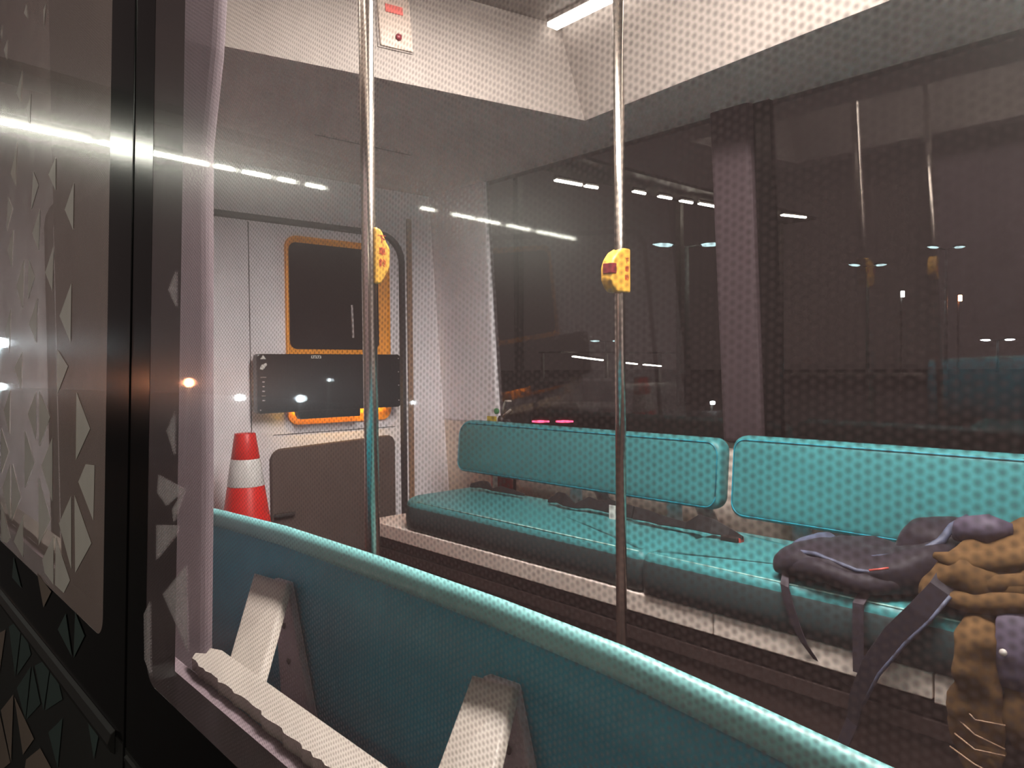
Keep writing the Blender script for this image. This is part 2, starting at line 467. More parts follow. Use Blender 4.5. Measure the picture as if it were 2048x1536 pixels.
# the panes with their perforated film
def pane(name, y0, y1, z0, z1, film, label):
    mb = MB(); wall_piece(mb, y0 - 0.01, y1 + 0.01, z0 - 0.01, z1, 0.036, 0.041)
    w = slab(mb.build(name, 'glass'), label)
    mb = MB().add([(gx(z0) + 0.0003, y0, z0), (gx(z0) + 0.0003, y1, z0), (gx(z1) + 0.0003, y1, z1), (gx(z1) + 0.0003, y0, z1)], [(0, 1, 2, 3)])
    f = mb.build('perforated_film', film, w)
    f['label'] = 'brown-grey perforated film on the pane'
    return w
w1 = pane('window_1', -1.6, 0.98, ZB, ZT, 'film', 'large bus side window covered by perforated film')
w2 = pane('window_2', 1.17, 3.3, ZB, ZT, 'film_dense', 'bus side window with dense film and printed facets left of the black post')
decals(LEFT, 'printed_facets', 'print_light', w2, -0.0006)
decals(RIGHT, 'printed_facets', 'print_faint', w1, -0.0006)

# inner skin of the near wall
mb = MB()
mb.box(0.335, 0.36, Y0, 3.7, 0.0, 0.62)
mb.box(0.335, 0.385, Y0, 3.7, 0.60, 0.655)
slab(mb.build('trim_1', 'pillar_in', bevel=0.004), 'grey inner sill under the near windows')
# inner pillar cover with a pale rounded edge
mb = MB()
ys = ((0.0, 1.19, 1.74), (0.66, 1.19, 1.74), (0.9, 1.172, 1.74), (1.42, 1.147, 1.74), (1.55, 1.10, 1.74), (1.75, 1.06, 1.74), (2.1, 1.03, 1.74))
mb.rings([[(0.345, a, z), (0.43, a, z), (0.45, a + 0.02, z), (0.45, b, z), (0.345, b, z)] for z, a, b in ys])
pil = slab(mb.build('wall_pillar', 'pillar_in', bevel=0.008), 'grey inner pillar cover between the near windows')

# cream ledge along the sill with torn film edge
def ledge(y0, y1, seed, label):
    rnd = random.Random(seed)
    n = int((y1 - y0) / 0.012)
    out = []
    for i in range(n + 1):
        y = y0 + (y1 - y0) * i / n
        j = rnd.choice((0.0, 0.0, 0.001, -0.002, -0.003, 0.0015)) + 0.001 * math.sin(y * 23)
        out.append((0.383 + j, y))
    ins = [(0.424, y0), (0.424, (y0 + y1) / 2), (0.427, y1)]
    # ragged end towards the pillar
    pts = out + [(0.395, y1 + 0.018), (0.405, y1 + 0.004), (0.418, y1 + 0.022)] + ins[::-1]
    o = MB().prism([(x, y, 0.655) for x, y in pts], (0, 0, 0.017)).build('window_ledge', 'ledge')
    return tag(o, label, 'ledge')
ledge(-1.2, 1.115, 3, 'cream ledge with torn lower edge behind the near seat back')
ledge(1.75, 3.2, 5, 'cream ledge seen through the left faceted pane')

# far wall
def far_piece(mb, y0, y1, z0, z1, t0=0.0, t1=0.05):
    return mb.hexa([(fx(z0) + t0, y0, z0), (fx(z0) + t0, y1, z0), (fx(z0) + t1, y1, z0), (fx(z0) + t1, y0, z0)],
                   [(fx(z1) + t0, y0, z1), (fx(z1) + t0, y1, z1), (fx(z1) + t1, y1, z1), (fx(z1) + t1, y0, z1)])
FB, FT = 0.762, 2.14
mb = MB(); far_piece(mb, Y0, Y1, 0.0, FB)
wf = slab(mb.build('wall_far', 'cream'), 'cream lower wall behind the far bench')
mb = MB(); far_piece(mb, Y0, Y1, FT, 2.5)
mb.build('header', 'soffit', wf)
mb = MB(); far_piece(mb, 3.2, Y1, FB, FT, -0.002)
mb.build('corner_pillar', 'wall', wf, bevel=0.012)
mb = MB(); far_piece(mb, 1.57, 1.75, FB, FT, -0.03)
mb.build('window_pillar', 'pillar_dark', wf, bevel=0.02, seg=3)
mb = MB(); far_piece(mb, -0.35, -0.15, FB, FT, -0.03); far_piece(mb, Y0, -1.7, FB, FT)
mb.build('window_pillar', 'pillar_dark', wf, bevel=0.02)
mb = MB(); far_piece(mb, 1.50, 1.57, FB, FT, 0.0, 0.03)
mb.build('window_border', 'black', wf)
for i, (a, b) in enumerate(((1.75, 3.2), (-0.15, 1.50), (-1.7, -0.35))):
    mb = MB(); far_piece(mb, a, b, FB, FT, 0.02, 0.026)
    slab(mb.build('window_%d' % (i + 3), 'glass_far'), ['dark far side window beside the end wall', 'dark far side window right of the pillar', 'dark far side window at the back'][i])

# end wall with the hatch door
YE = 3.70
we = slab(MB().box(0.30, 2.86, YE, YE + 0.06, 0.0, 2.5).build('wall_end', 'wall'), 'pale lilac end wall of the bus')
MB().box(2.530, 2.565, YE - 0.012, YE, 0.30, 1.95).build('wall_reflection_strip', 'tan', we, bevel=0.004)  # tan strip paints the amber reflection on the wall beside the seal
slab(MB().box(0.30, 2.86, Y0 - 0.06, Y0, 0.0, 2.5).build('wall_back', 'wall'), 'pale back wall of the bus')
door = thing('door_1', (2.0, YE, 0.0), kind='structure'); door['label'] = 'end hatch with orange window surround and dark rubber seal'
# seal: swept flat strip
def seal_path(x0, x1, z1, r):
    pts = [(x0, 0.1), (x0, z1 - r)]
    pts += [(x0 + r - r * math.cos(math.radians(a)), z1 - r + r * math.sin(math.radians(a))) for a in range(15, 91, 15)]
    pts += [(x1 - r + r * math.sin(math.radians(a)), z1 - r + r * math.cos(math.radians(a))) for a in range(0, 91, 15)]
    pts += [(x1, 0.1)]
    return pts
outer = seal_path(0.70, 2.515, 1.862, 0.17)
inner = seal_path(0.735, 2.475, 1.825, 0.14)
mb = MB()
rs = []
for (a, b), (c, d) in zip(outer, inner):
    rs.append([(a, YE, b), (a - (a - c) * 0.2, YE - 0.022, b - (b - d) * 0.2), (c - (c - a) * 0.2, YE - 0.022, d - (d - b) * 0.2), (c, YE, d)])
mb.rings(rs)
mb.build('door_seal', 'rubber', door, bevel=0.003)
for x in (1.585,):
    MB().box(x - 0.002, x + 0.002, YE - 0.002, YE + 0.001, 0.70, 1.82).build('panel_seam', 'rubber', door)
MB().box(1.70, 2.44, YE - 0.002, YE + 0.001, 0.742, 0.745).build('panel_seam', 'rubber', door)
# orange surround: a shallow dish around the dark pane
ou = round_poly(1.775, 2.405, 0.790, 1.775, 0.06)
md = round_poly(1.785, 2.385, 0.835, 1.765, 0.05)
mi = round_poly(1.797, 2.335, 1.185, 1.742, 0.04)
mb = MB()
mb.rings([[(x, YE + 0.001, z) for x, z in ou], [(x, YE - 0.016, z) for x, z in ou], [(x, YE - 0.020, z) for x, z in md], [(x, YE - 0.004, z) for x, z in mi]], cap=False)
mb.build('window_surround', 'orange', door, smooth=False)
mb = MB().prism([(x, YE - 0.006, z) for x, z in mi], (0, 0.004, 0))
mb.build('door_pane', 'dark_glass', door)
MB().tube([(2.16, YE - 0.012, 1.43), (2.162, YE - 0.014, 1.34), (2.165, YE - 0.012, 1.25)], 0.006, 6).build('pane_catch', 'bracket_grey', door)
kp = round_poly(1.675, 2.42, 0.02, 0.70, [0.02, 0.02, 0.05, 0.06])
kp = [(x, z - (0.03 * (2.42 - x) / 0.745 if z > 0.5 else 0)) for x, z in kp]
MB().prism([(x, YE - 0.03, z) for x, z in kp], (0, 0.03, 0)).build('kick_panel', 'carpet', door, bevel=0.006)
MB().box(1.68, 1.79, YE - 0.06, YE - 0.03, 0.325, 0.345).build('door_handle', 'rubber', door, bevel=0.006)

# ceiling: grey soffit around a raised lit tray
SO = [(0.30, Y0), (2.78, Y0), (2.78, 3.72), (0.30, 3.72)]
H2 = 2.10
TB = [(0.72, -1.7), (2.20, -1.7), (2.20, 0.60), (2.235, 1.0), (2.35, 2.13), (0.72, 2.42)]
TT = [(0.78, -1.7), (2.13, -1.7), (2.13, 0.60), (2.15, 1.0), (2.25, 2.18), (0.76, 2.45)]
mb = MB()
def hquad(pts): mb.add([(x, y, z) for x, y, z in pts], [tuple(range(len(pts)))])
hquad([(0.30, Y0, H2), (2.78, Y0, H2), (2.20, -1.7, H2), (0.72, -1.7, H2)])
hquad([(2.78, Y0, H2), (2.78, 0.6, H2), (2.20, 0.6, H2), (2.20, -1.7, H2)])
hquad([(2.78, 0.6, H2), (2.78, 1.0, H2), (2.235, 1.0, H2), (2.20, 0.6, H2)])
hquad([(2.78, 1.0, H2), (2.78, 2.13, H2), (2.35, 2.13, H2), (2.235, 1.0, H2)])
hquad([(2.78, 2.13, H2), (2.78, 3.72, H2), (2.35, 2.13, H2)])
hquad([(2.78, 3.72, H2), (0.30, 3.72, H2), (0.72, 2.42, H2), (2.35, 2.13, H2)])
hquad([(0.30, 3.72, H2), (0.30, Y0, H2), (0.72, -1.7, H2), (0.72, 2.42, H2)])
slab(mb.build('ceiling', 'soffit'), 'grey felt soffit around the ceiling tray')
mb = MB()
n = len(TB)
mb.rings([[(x, y, H2 - 0.002) for x, y in TB], [(x, y, 2.475) for x, y in TT]], cap=False)
mb.add([(x, y, 2.475) for x, y in TT], [tuple(range(n))])
tray = slab(mb.build('ceiling_tray', 'ceil_white'), 'cream raised ceiling tray')
mb = MB().box(0.28, 2.86, Y0, Y1, 2.50, 2.55)
slab(mb.build('roof', 'body_black'), 'black bus roof')
# seam in the end soffit
MB().box(1.6, 2.1, 3.02, 3.024, H2 - 0.003, H2 + 0.001).build('soffit_seam', 'rubber', tray)

# LED strips in the upper corners of the tray
def led(x0, x1, y0, y1, x2, x3, label):
    t = thing('ceiling_light', ((x0 + x1) / 2, (y0 + y1) / 2, 2.47), label, 'light')
    MB().hexa([(x0, y0, 2.442), (x1, y0, 2.442), (x3, y1, 2.442), (x2, y1, 2.442)], [(x0, y0, 2.458), (x1, y0, 2.458), (x3, y1, 2.458), (x2, y1, 2.458)]).build('diffuser', 'led', t)
    MB().hexa([(x0 - .004, y0, 2.458), (x1 + .004, y0, 2.458), (x3 + .004, y1, 2.458), (x2 - .004, y1, 2.458)], [(x0, y0, 2.474), (x1, y0, 2.474), (x3, y1, 2.474), (x2, y1, 2.474)]).build('channel', 'ceil_white', t)
    return t
led(2.06, 2.115, -1.5, 2.165, 2.17, 2.225, 'bright white light strip in the far upper corner of the ceiling tray')
led(0.81, 0.865, -1.5, 2.35, 0.80, 0.855, 'bright white light strip on the near edge of the ceiling tray')

lum = thing('ceiling_light', (1.5, 0.88, 2.47), 'long domed luminaire added over the aisle, out of view, to lift the end wall', 'light')  # added lamp out of view; the strips alone leave the end wall dark
puff(round_poly(1.32, 1.68, -0.10, 1.86, 0.08, 6, 0.1), 2.415, 2.45, 0.03, lambda a, b, c: (a, b, c), 4, 0.0).build('diffuser', 'fill_light', lum, smooth=True)
MB().prism([(x, y, 2.45) for x, y in round_poly(1.30, 1.70, -0.12, 1.88, 0.09)], (0, 0, 0.022)).build('housing', 'ceil_white', lum)

# ------------------------------------------------------------------ emergency panel on the tray end face
def tray_end(x, z):     # point on the end face of the tray
    f = (z - H2) / 0.375
    yb = 2.42 + (2.13 - 2.42) * (x - 0.72) / (2.35 - 0.72)
    return yb + 0.045 * f
ep = thing('emergency_panel', (1.53, tray_end(1.53, 2.3), 2.2), 'grey emergency panel with red label and round red key switch', 'panel')
def on_face(x0, x1, z0, z1, d0, d1):
    return MB().hexa([(x0, tray_end(x0, z0) - d1, z0), (x1, tray_end(x1, z0) - d1, z0), (x1, tray_end(x1, z0) - d0, z0), (x0, tray_end(x0, z0) - d0, z0)],
                     [(x0, tray_end(x0, z1) - d1, z1), (x1, tray_end(x1, z1) - d1, z1), (x1, tray_end(x1, z1) - d0, z1), (x0, tray_end(x0, z1) - d0, z1)])
on_face(1.462, 1.592, 2.21, 2.44, -0.01, 0.006).build('back_plate', 'plate_edge', ep)
on_face(1.470, 1.592, 2.216, 2.434, 0.0, 0.012).build('cover', 'plate_grey', ep, bevel=0.003)
on_face(1.497, 1.562, 2.343, 2.372, 0.0, 0.015).build('label_strip', 'label_red', ep)
MB().lathe([(0.011, 0.0), (0.013, -0.006), (0.009, -0.012)], (1.538, tray_end(1.538, 2.258) - 0.010, 2.258), 16, 'y').build('key_switch', 'button_red', ep, smooth=True)

# ------------------------------------------------------------------ poles and stop buttons
def pole(x, y, label):
    t = thing('grab_pole', (x, y, 0.0), label, 'pole')
    MB().tube([(x, y, 0.01), (x, y, 2.46)], 0.0172, 24).build('tube', 'chrome', t, smooth=True, bevel=0)
    MB().lathe([(0.035, 0.0), (0.035, 0.008), (0.022, 0.016), (0.018, 0.03)], (x, y, 0.0), 24).build('floor_flange', 'chrome', t, smooth=True)
    MB().lathe([(0.018, -0.03), (0.022, -0.016), (0.035, -0.008), (0.035, 0.0)], (x, y, 2.47), 24).build('ceiling_flange', 'chrome', t, smooth=True)
    return t
P1, P2 = (0.955, 1.55), (1.869, 1.55)
pole(P1[0], P1[1], 'steel grab pole in front of the end hatch, left of the two')
pole(P2[0], P2[1], 'steel grab pole in front of the far bench, right of the two')

def cjk(txt, size, loc, name, parent, mat):
    cu = bpy.data.curves.new(name, 'FONT'); cu.body = txt; cu.size = size; cu.align_x = 'CENTER'; cu.align_y = 'CENTER'; cu.extrude = 0.0004
    tmp = bpy.data.objects.new(name, cu); COL.objects.link(tmp)
    dg = bpy.context.evaluated_depsgraph_get()
    me = bpy.data.meshes.new_from_object(tmp.evaluated_get(dg))
    bpy.data.objects.remove(tmp)
    off = Vector((0, 0, 0)); q = parent
    while q is not None:
        off += q.location; q = q.parent
    for v in me.vertices:
        x, y, z = v.co
        v.co = Vector((loc[0] + x, loc[1] - z, loc[2] + y)) - off
    me.materials.clear(); me.materials.append(M[mat])
    o = bpy.data.objects.new(name, me); COL.objects.link(o); o.parent = parent
    return o

def stop_button(poly, y, tx, tz, label, button=None, size=0.021):
    t = thing('stop_button', (poly[0][0], y, min(p[1] for p in poly)), label, 'stop button')
    hs = MB().prism([(x, y - 0.023, z) for x, z in poly], (0, 0.046, 0)).build('housing', 'yellow', t, bevel=0.006, seg=3, angle=20)
    for ch, z in zip('下車鈴', tz):
        cjk(ch, size, (tx, y - 0.0235, z), 'lettering', hs, 'red_print')
    if button:
        x0, x1, z0, z1 = button
        MB().box(x0, x1, y - 0.0265, y + 0.012, z0, z1).build('button', 'button_red', t, bevel=0.002)
    return t
stop_button([(0.957, 1.284), (0.974, 1.284), (0.999, 1.322), (1.001, 1.368), (0.990, 1.385), (0.977, 1.412), (0.965, 1.416), (0.957, 1.416)], 1.55, 0.977, (1.388, 1.359, 1.332),
            'yellow stop button on the left pole with red characters, in front of the hatch')
stop_button([(1.896, 1.316), (1.896, 1.455), (1.862, 1.455), (1.834, 1.440), (1.812, 1.415), (1.803, 1.392), (1.803, 1.352), (1.815, 1.330), (1.834, 1.316)], 1.55, 1.876, (1.415, 1.388, 1.361),
            'yellow stop button with dark red square key on the right pole', (1.8005, 1.823, 1.372, 1.404))

# ------------------------------------------------------------------ display panel on the end hatch
mon = thing('display_panel', (2.03, 3.62, 0.81), 'wide black display panel hung across the orange hatch window', 'display')
YM = 3.60
sc_ = YM / YE
mp = round_poly(1.575, 2.415, 0.862, 1.158, 0.018)
pn = MB().prism([(x, YM, z) for x, z in mp], (0, 0.05, 0)).build('panel', 'monitor', mon, bevel=0.006, seg=2)
mp2 = [(1.79, 0.88), (1.79, 0.845), (1.805, 0.823), (2.155, 0.823), (2.155, 0.88)]
MB().prism([(x, YM + 0.004, z) for x, z in mp2], (0, 0.04, 0)).build('connector_box', 'monitor', mon, bevel=0.004)
MB().box(1.80, 2.2, YM + 0.05, YE - 0.02, 0.95, 1.05).build('wall_mount', 'rubber', mon)
MB().box(1.80, 2.33, YM + 0.0505, YM + 0.056, 0.885, 0.90).build('backlight', 'amber', mon)
MB().box(1.866, 1.922, YM - 0.0006, YM + 0.001, 1.136, 1.150).build('label_plate', 'white_print', pn)
for k in range(4):
    MB().box(1.870 + k * 0.013, 1.878 + k * 0.013, YM - 0.0012, YM, 1.139, 1.147).build('lettering', 'monitor', pn)
MB().prism([(1.592, YM - 0.0008, 1.132), (1.622, YM - 0.0008, 1.132), (1.607, YM - 0.0008, 1.153)], (0, 0.001, 0)).build('warning_mark', 'white_print', pn)
MB().prism([(1.588, YM - 0.0008, 1.083), (1.606, YM - 0.0008, 1.079), (1.628, YM - 0.0008, 1.105), (1.622, YM - 0.0008, 1.113), (1.598, YM - 0.0008, 1.103)], (0, 0.001, 0)).build('printed_mark', 'white_print', pn)
for k in range(6):
    w = (0.030, 0.012, 0.010, 0.014, 0.020, 0.014)[k]; z = 1.045 - k * 0.023
    MB().box(1.607 - w / 2, 1.607 + w / 2, YM - 0.0008, YM, z - 0.006, z).build('printed_mark', 'plate_edge' if k in (0, 4) else 'bracket_grey', pn)
for z in (1.135, 1.06, 0.985, 0.9):
    MB().lathe([(0.0035, 0.0), (0.003, -0.003)], (2.40, YM, z), 10, 'y').build('screw', 'bracket_grey', pn)
MB().lathe([(0.004, 0.0), (0.003, -0.003)], (1.59, YM, 0.88), 10, 'y').build('screw', 'bracket_grey', pn)

# ------------------------------------------------------------------ benches
def far_seat(y0, y1, x0, z1, r4, label):
    t = thing('padded_bench', (2.3, (y0 + y1) / 2, 0.312), label, 'bench')
    pl = round_poly(x0, 2.56, y0, y1, r4, 8, 0.04)
    cu = puff(pl, 0.312, z1, 0.032, lambda a, b, c: (a, b, c), 6, 0.008).build('seat_cushion', 'teal', t, smooth=True)
    n = len(pl)
    # dark band round the front and the free end
    idx = [i for i in range(n) if pl[i][0] < x0 + 0.20]
    idx.sort(key=lambda i: math.atan2(pl[i][1] - (y0 + y1) / 2, (pl[i][0] - 2.56) * 3))
    sk = sorted([pl[i] for i in idx], key=lambda p: (p[1] if p[0] < x0 + 0.01 else (p[1] - (p[0] - x0) if p[1] < (y0 + y1) / 2 else p[1] + (p[0] - x0))))
    rs = []
    for z, o in ((0.316, 0.004), (0.322, -0.003), (0.36, -0.005), (z1 - 0.034, -0.004), (z1 - 0.026, 0.003)):
        rr = []
        for j, p in enumerate(sk):
            a, b = Vector(sk[max(j - 1, 0)]), Vector(sk[min(j + 1, len(sk) - 1)])
            tt = (b - a).normalized(); nn = Vector((-tt.y, tt.x))
            q = Vector(p) - nn * o
            rr.append((q.x, q.y, z))
        rs.append(rr)
    MB().rings(rs, cap=False, closed=False).build('seat_skirt', 'skirt', cu, smooth=True)
    return t, cu
def piping(parent, pts, name='piping', r=0.0028):
    return MB().tube(pts, r, 6).build(name, 'piping', parent, smooth=True)

def back_map(xb, lean):
    return lambda a, b, c: (xb + c + (b - 0.65) * lean, a, b)
def far_back(y0, y1, z0, z1, xb, r4, parent, lean=0.09):
    pl = round_poly(y0, y1, z0, z1, r4, 8, 0.04)
    fn = back_map(xb, lean)
    o = puff(pl, 0.0, 0.085, 0.028, fn, 6, 0.006).build('backrest', 'teal', parent, smooth=True)
    return o, fn

s1, c1 = far_seat(1.602, 3.12, 2.045, 0.452, [0.03, 0.03, 0.05, 0.16], 'teal padded far bench section running to the end wall')
b1, f1 = far_back(1.605, 3.22, 0.525, 0.800, 2.515, [0.05, 0.05, 0.075, 0.055], s1)
piping(c1, [(2.062, 1.63, 0.447), (2.058, 2.2, 0.449), (2.062, 2.95, 0.447)])
rp = round_poly(1.618, 3.205, 0.538, 0.787, [0.045, 0.045, 0.07, 0.05], 6)
MB().tube([f1(a, b, -0.0005) for a, b in rp] + [f1(*rp[0], -0.0005)], 0.002, 5).build('seam', 'teal_shell', b1, smooth=True)
s2, c2 = far_seat(0.02, 1.598, 2.030, 0.458, [0.05, 0.03, 0.03, 0.03], 'teal padded far bench section carrying the bags')
b2, f2 = far_back(0.02, 1.565, 0.512, 0.818, 2.520, [0.05, 0.055, 0.05, 0.05], s2)
piping(c2, [(2.048, 0.08, 0.452), (2.044, 0.8, 0.454), (2.048, 1.58, 0.452)])
rp = round_poly(0.035, 1.550, 0.526, 0.806, [0.045, 0.05, 0.045, 0.045], 6)
MB().tube([f2(a, b, -0.0005) for a, b in rp] + [f2(*rp[0], -0.0005)], 0.002, 5).build('seam', 'teal_shell', b2, smooth=True)
# plinth under the far bench
pb = thing('bench_plinth', (2.4, 1.4, 0.0), 'cream and dark brown plinth under the far bench', 'plinth')
for y0, y1, zz in ((1.325, 3.36, 0.243), (0.690, 1.321, 0.243), (-0.1, 0.686, 0.236)):
    MB().box(2.036, 2.73, y0, y1, zz, 0.310).build('front_panel', 'cream', pb, bevel=0.004)
MB().box(2.056, 2.70, -0.1, 3.38, 0.190, 0.232).build('kick_board', 'plinth', pb, bevel=0.003)
MB().box(2.050, 2.70, -0.1, 3.38, 0.140, 0.186).build('kick_board', 'plinth', pb, bevel=0.003)
MB().box(2.060, 2.70, -0.1, 3.38, 0.0, 0.136).build('kick_board', 'plinth', pb, bevel=0.003)
# bracket pairs between far backrest and wall
def far_bracket(y, parent):
    b = MB().ribbon([(2.612, y + 0.02, 0.64), (2.625, y + 0.02, 0.50), (2.64, y + 0.02, 0.32)], 0.075, (0, 1, 0), 0.006, (1, 0, 0))
    b.build('backrest_bracket', 'wall', parent)
    b = MB().ribbon([(2.63, y - 0.065, 0.64), (2.68, y - 0.085, 0.50), (2.75, y - 0.115, 0.34)], 0.085, (0, 1, 0), 0.006, (1, 0, 0.3))
    b.build('backrest_bracket', 'bracket_grey', parent)
for y, s in ((2.43, s1), (1.87, s1), (1.31, s2), (0.6, s2)):
    far_bracket(y, s)

# near bench: its back faces the camera
nb = thing('padded_bench', (0.85, 0.8, 0.0), 'near bench with teal seat back turned to the window and cream brackets', 'bench')
def ztop(y):
    T = ((-0.15, 0.735), (0.0, 0.755), (0.244, 0.776), (0.36, 0.787), (0.5, 0.7985), (0.7, 0.805), (0.98, 0.8075), (1.28, 0.806), (1.59, 0.794), (1.72, 0.785))
    for (a, za), (b, zb) in zip(T, T[1:]):
        if a <= y <= b: return za + (zb - za) * (y - a) / (b - a)
    return T[-1][1]
rs = []; rl = []
for k in range(61):
    y = -0.15 + 1.87 * k / 60
    zt = ztop(y)
    rs.append([(x, y, z) for x, z in ((0.600, 0.40), (0.603, 0.60), (0.604, zt - 0.052), (0.608, zt - 0.040), (0.610, zt - 0.020), (0.612, zt - 0.010), (0.622, zt - 0.012), (0.634, zt - 0.032), (0.648, zt - 0.065), (0.666, 0.62), (0.664, 0.42), (0.64, 0.40))])
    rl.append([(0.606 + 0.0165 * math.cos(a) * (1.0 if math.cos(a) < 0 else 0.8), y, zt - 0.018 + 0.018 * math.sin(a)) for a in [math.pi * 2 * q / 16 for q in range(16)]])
MB().rings(rs).build('backrest', 'teal_shell', nb, smooth=True)
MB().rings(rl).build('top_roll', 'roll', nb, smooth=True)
pl = round_poly(0.66, 1.10, -0.1, 1.44, [0.05, 0.05, 0.08, 0.05], 6)
puff(pl, 0.312, 0.452, 0.032, lambda a, b, c: (a, b, c), 5, 0.008).build('seat_cushion', 'teal', nb, smooth=True)
MB().box(0.47, 1.05, -0.1, 1.40, 0.0, 0.31).build('base', 'plinth', nb, bevel=0.004)
MB().box(0.47, 0.64, -0.1, 1.9, 0.312, 0.40).build('rear_box', 'pillar_in', nb, bevel=0.004)
def near_bracket(yt0, yt1, yb0, yb1, yr0, yr1, zr):
    """strap from ledge up to the backrest plus a flat leg down the backrest; widths along y"""
    # rising strap (front face towards the window)
    MB().hexa([(0.425, yb0, 0.668), (0.425, yb1, 0.662), (0.437, yb1, 0.655), (0.437, yb0, 0.66)],
              [(0.588, yt0, 0.706), (0.588, yt1, 0.716), (0.600, yt1, 0.708), (0.600, yt0, 0.698)]).build('backrest_bracket', 'bracket', nb, bevel=0.003)
    MB().hexa([(0.586, yr0, zr), (0.586, yr1, zr), (0.600, yr1, zr), (0.600, yr0, zr)],
              [(0.586, yt1 + 0.055, 0.712), (0.586, yt1, 0.716), (0.600, yt1, 0.716), (0.600, yt1 + 0.055, 0.712)]).build('backrest_bracket', 'bracket_grey', nb, bevel=0.003)
    for s in (0.35, 0.62):
        yy = (yr0 + yr1) / 2 * s + (yt1 + 0.027) * (1 - s); zz = zr * s + 0.714 * (1 - s)
        MB().lathe([(0.005, 0.0), (0.006, -0.002), (0.003, -0.004)], (0.586, yy, zz), 12, 'x').build('screw', 'screw', nb)
near_bracket(1.373, 1.235, 1.085, 0.985, 1.262, 1.150, 0.50)
near_bracket(0.728, 0.650, 0.60, 0.52, 0.655, 0.585, 0.50)

# ------------------------------------------------------------------ traffic cone
cone = thing('traffic_cone', (1.392, 3.32, 0.0), 'red traffic cone with white band beside the end hatch', 'cone')
def cr(z): return 0.045 + (0.797 - z) * 0.148
def cone_seg(z0, z1, name, mat, g=0.0):
    MB().lathe([(cr(z0) + g, z0), (cr((z0 + z1) / 2) + g, (z0 + z1) / 2), (cr(z1) + g, z1)], (1.392, 3.32, 0.0), 32).build(name, mat, cone, smooth=True, bevel=0.002)
cone_seg(0.03, 0.562, 'lower_body', 'cone_red')
cone_seg(0.562, 0.683, 'reflective_band', 'cone_white', 0.001)
cone_seg(0.683, 0.797, 'upper_body', 'cone_red')
MB().box(1.392 - 0.18, 1.392 + 0.18, 3.32 - 0.18, 3.32 + 0.18, 0.0, 0.03).build('base', 'cone_red', cone, bevel=0.01)

# ------------------------------------------------------------------ fire extinguisher behind the backrest
fe = thing('fire_extinguisher', (2.692, 3.055, 0.311), 'red fire extinguisher standing behind the left end of the far backrest', 'fire extinguisher')
c = (2.692, 3.055, 0.311)
MB().lathe([(0.050, 0.0), (0.058, 0.012), (0.060, 0.04), (0.060, 0.36), (0.052, 0.40), (0.030, 0.425), (0.022, 0.44), (0.022, 0.455)], c, 28).build('cylinder', 'ext_red', fe, smooth=True)
a0 = math.atan2(-0.55, -0.80) - 0.75
mb = MB()
mb.rings([[(c[0] + 0.0612 * math.cos(a0 + 0.1 * k), c[1] + 0.0612 * math.sin(a0 + 0.1 * k), c[2] + h) for k in range(7)] for h in (0.06, 0.24)], cap=False, closed=False)
mb.build('label', 'white_print', fe, smooth=True)
MB().lathe([(0.018, 0.455), (0.022, 0.46), (0.022, 0.495), (0.014, 0.51)], c, 16).build('valve', 'screw', fe, smooth=True)
MB().lathe([(0.016, 0.0), (0.016, -0.012), (0.013, -0.014)], (c[0] - 0.02, c[1] + 0.01, c[2] + 0.535), 16, 'x').build('gauge', 'gauge_green', fe, smooth=True)
MB().tube([(c[0], c[1], c[2] + 0.505), (c[0] - 0.01, c[1] - 0.03, c[2] + 0.565), (c[0] - 0.015, c[1] - 0.05, c[2] + 0.590), (c[0] - 0.02, c[1] - 0.10, c[2] + 0.592)], 0.006, 8).build('lever', 'bracket', fe, smooth=True)
MB().tube([(c[0], c[1], c[2] + 0.495), (c[0] - 0.01, c[1] - 0.05, c[2] + 0.525), (c[0] - 0.02, c[1] - 0.095, c[2] + 0.545)], 0.006, 8).build('carry_handle', 'bracket', fe, smooth=True)
MB().tube([(c[0], c[1] - 0.015, c[2] + 0.48), (c[0] - 0.01, c[1] - 0.07, c[2] + 0.49), (c[0], c[1] - 0.105, c[2] + 0.42), (c[0], c[1] - 0.10, c[2] + 0.1)], 0.009, 10).build('hose', 'rubber', fe, smooth=True)
MB().box(c[0] - 0.064, c[0] - 0.060, c[1] - 0.03, c[1] + 0.045, c[2] + 0.455, c[2] + 0.51).build('inspection_tag', 'tag_yellow', fe)

# ------------------------------------------------------------------ seat belts lying at the back of the far seat
def belt(pts, w, label, tongue=None):
    t = thing('seat_belt', pts[0], label, 'seat belt', None)
    MB().ribbon(pts, w, (0.35, 0, 1), 0.012, (1, 0, -0.35)).build('webbing', 'belt', t, bevel=0.002)
    return t
def heap(y0, y1, x, seed, zs, w=0.05):
    rnd = random.Random(seed); n = len(zs)
    return [(x + rnd.uniform(-0.012, 0.012), y0 + (y1 - y0) * i / (n - 1), 0.472 + zs[i]) for i in range(n)]
bt = belt(heap(3.0, 2.62, 2.44, 1, (0.008, 0.018, 0.02, 0.004, 0.014, 0.012, 0.008, 0.004)), [0.02, 0.035, 0.04, 0.012, 0.03, 0.025, 0.02, 0.012], 'black seat belt heaped under the left end of the far backrest')
bt = belt(heap(2.42, 1.93, 2.40, 2, (0.005, 0.03, 0.028, 0.008, 0.03, 0.025, 0.03, 0.028, 0.022)), [0.015, 0.05, 0.055, 0.02, 0.05, 0.04, 0.055, 0.055, 0.05], 'black seat belt with white tag left of the right pole')
MB().box(2.372, 2.376, 1.945, 2.03, 0.455, 0.515).build('tag', 'white_print', bt)
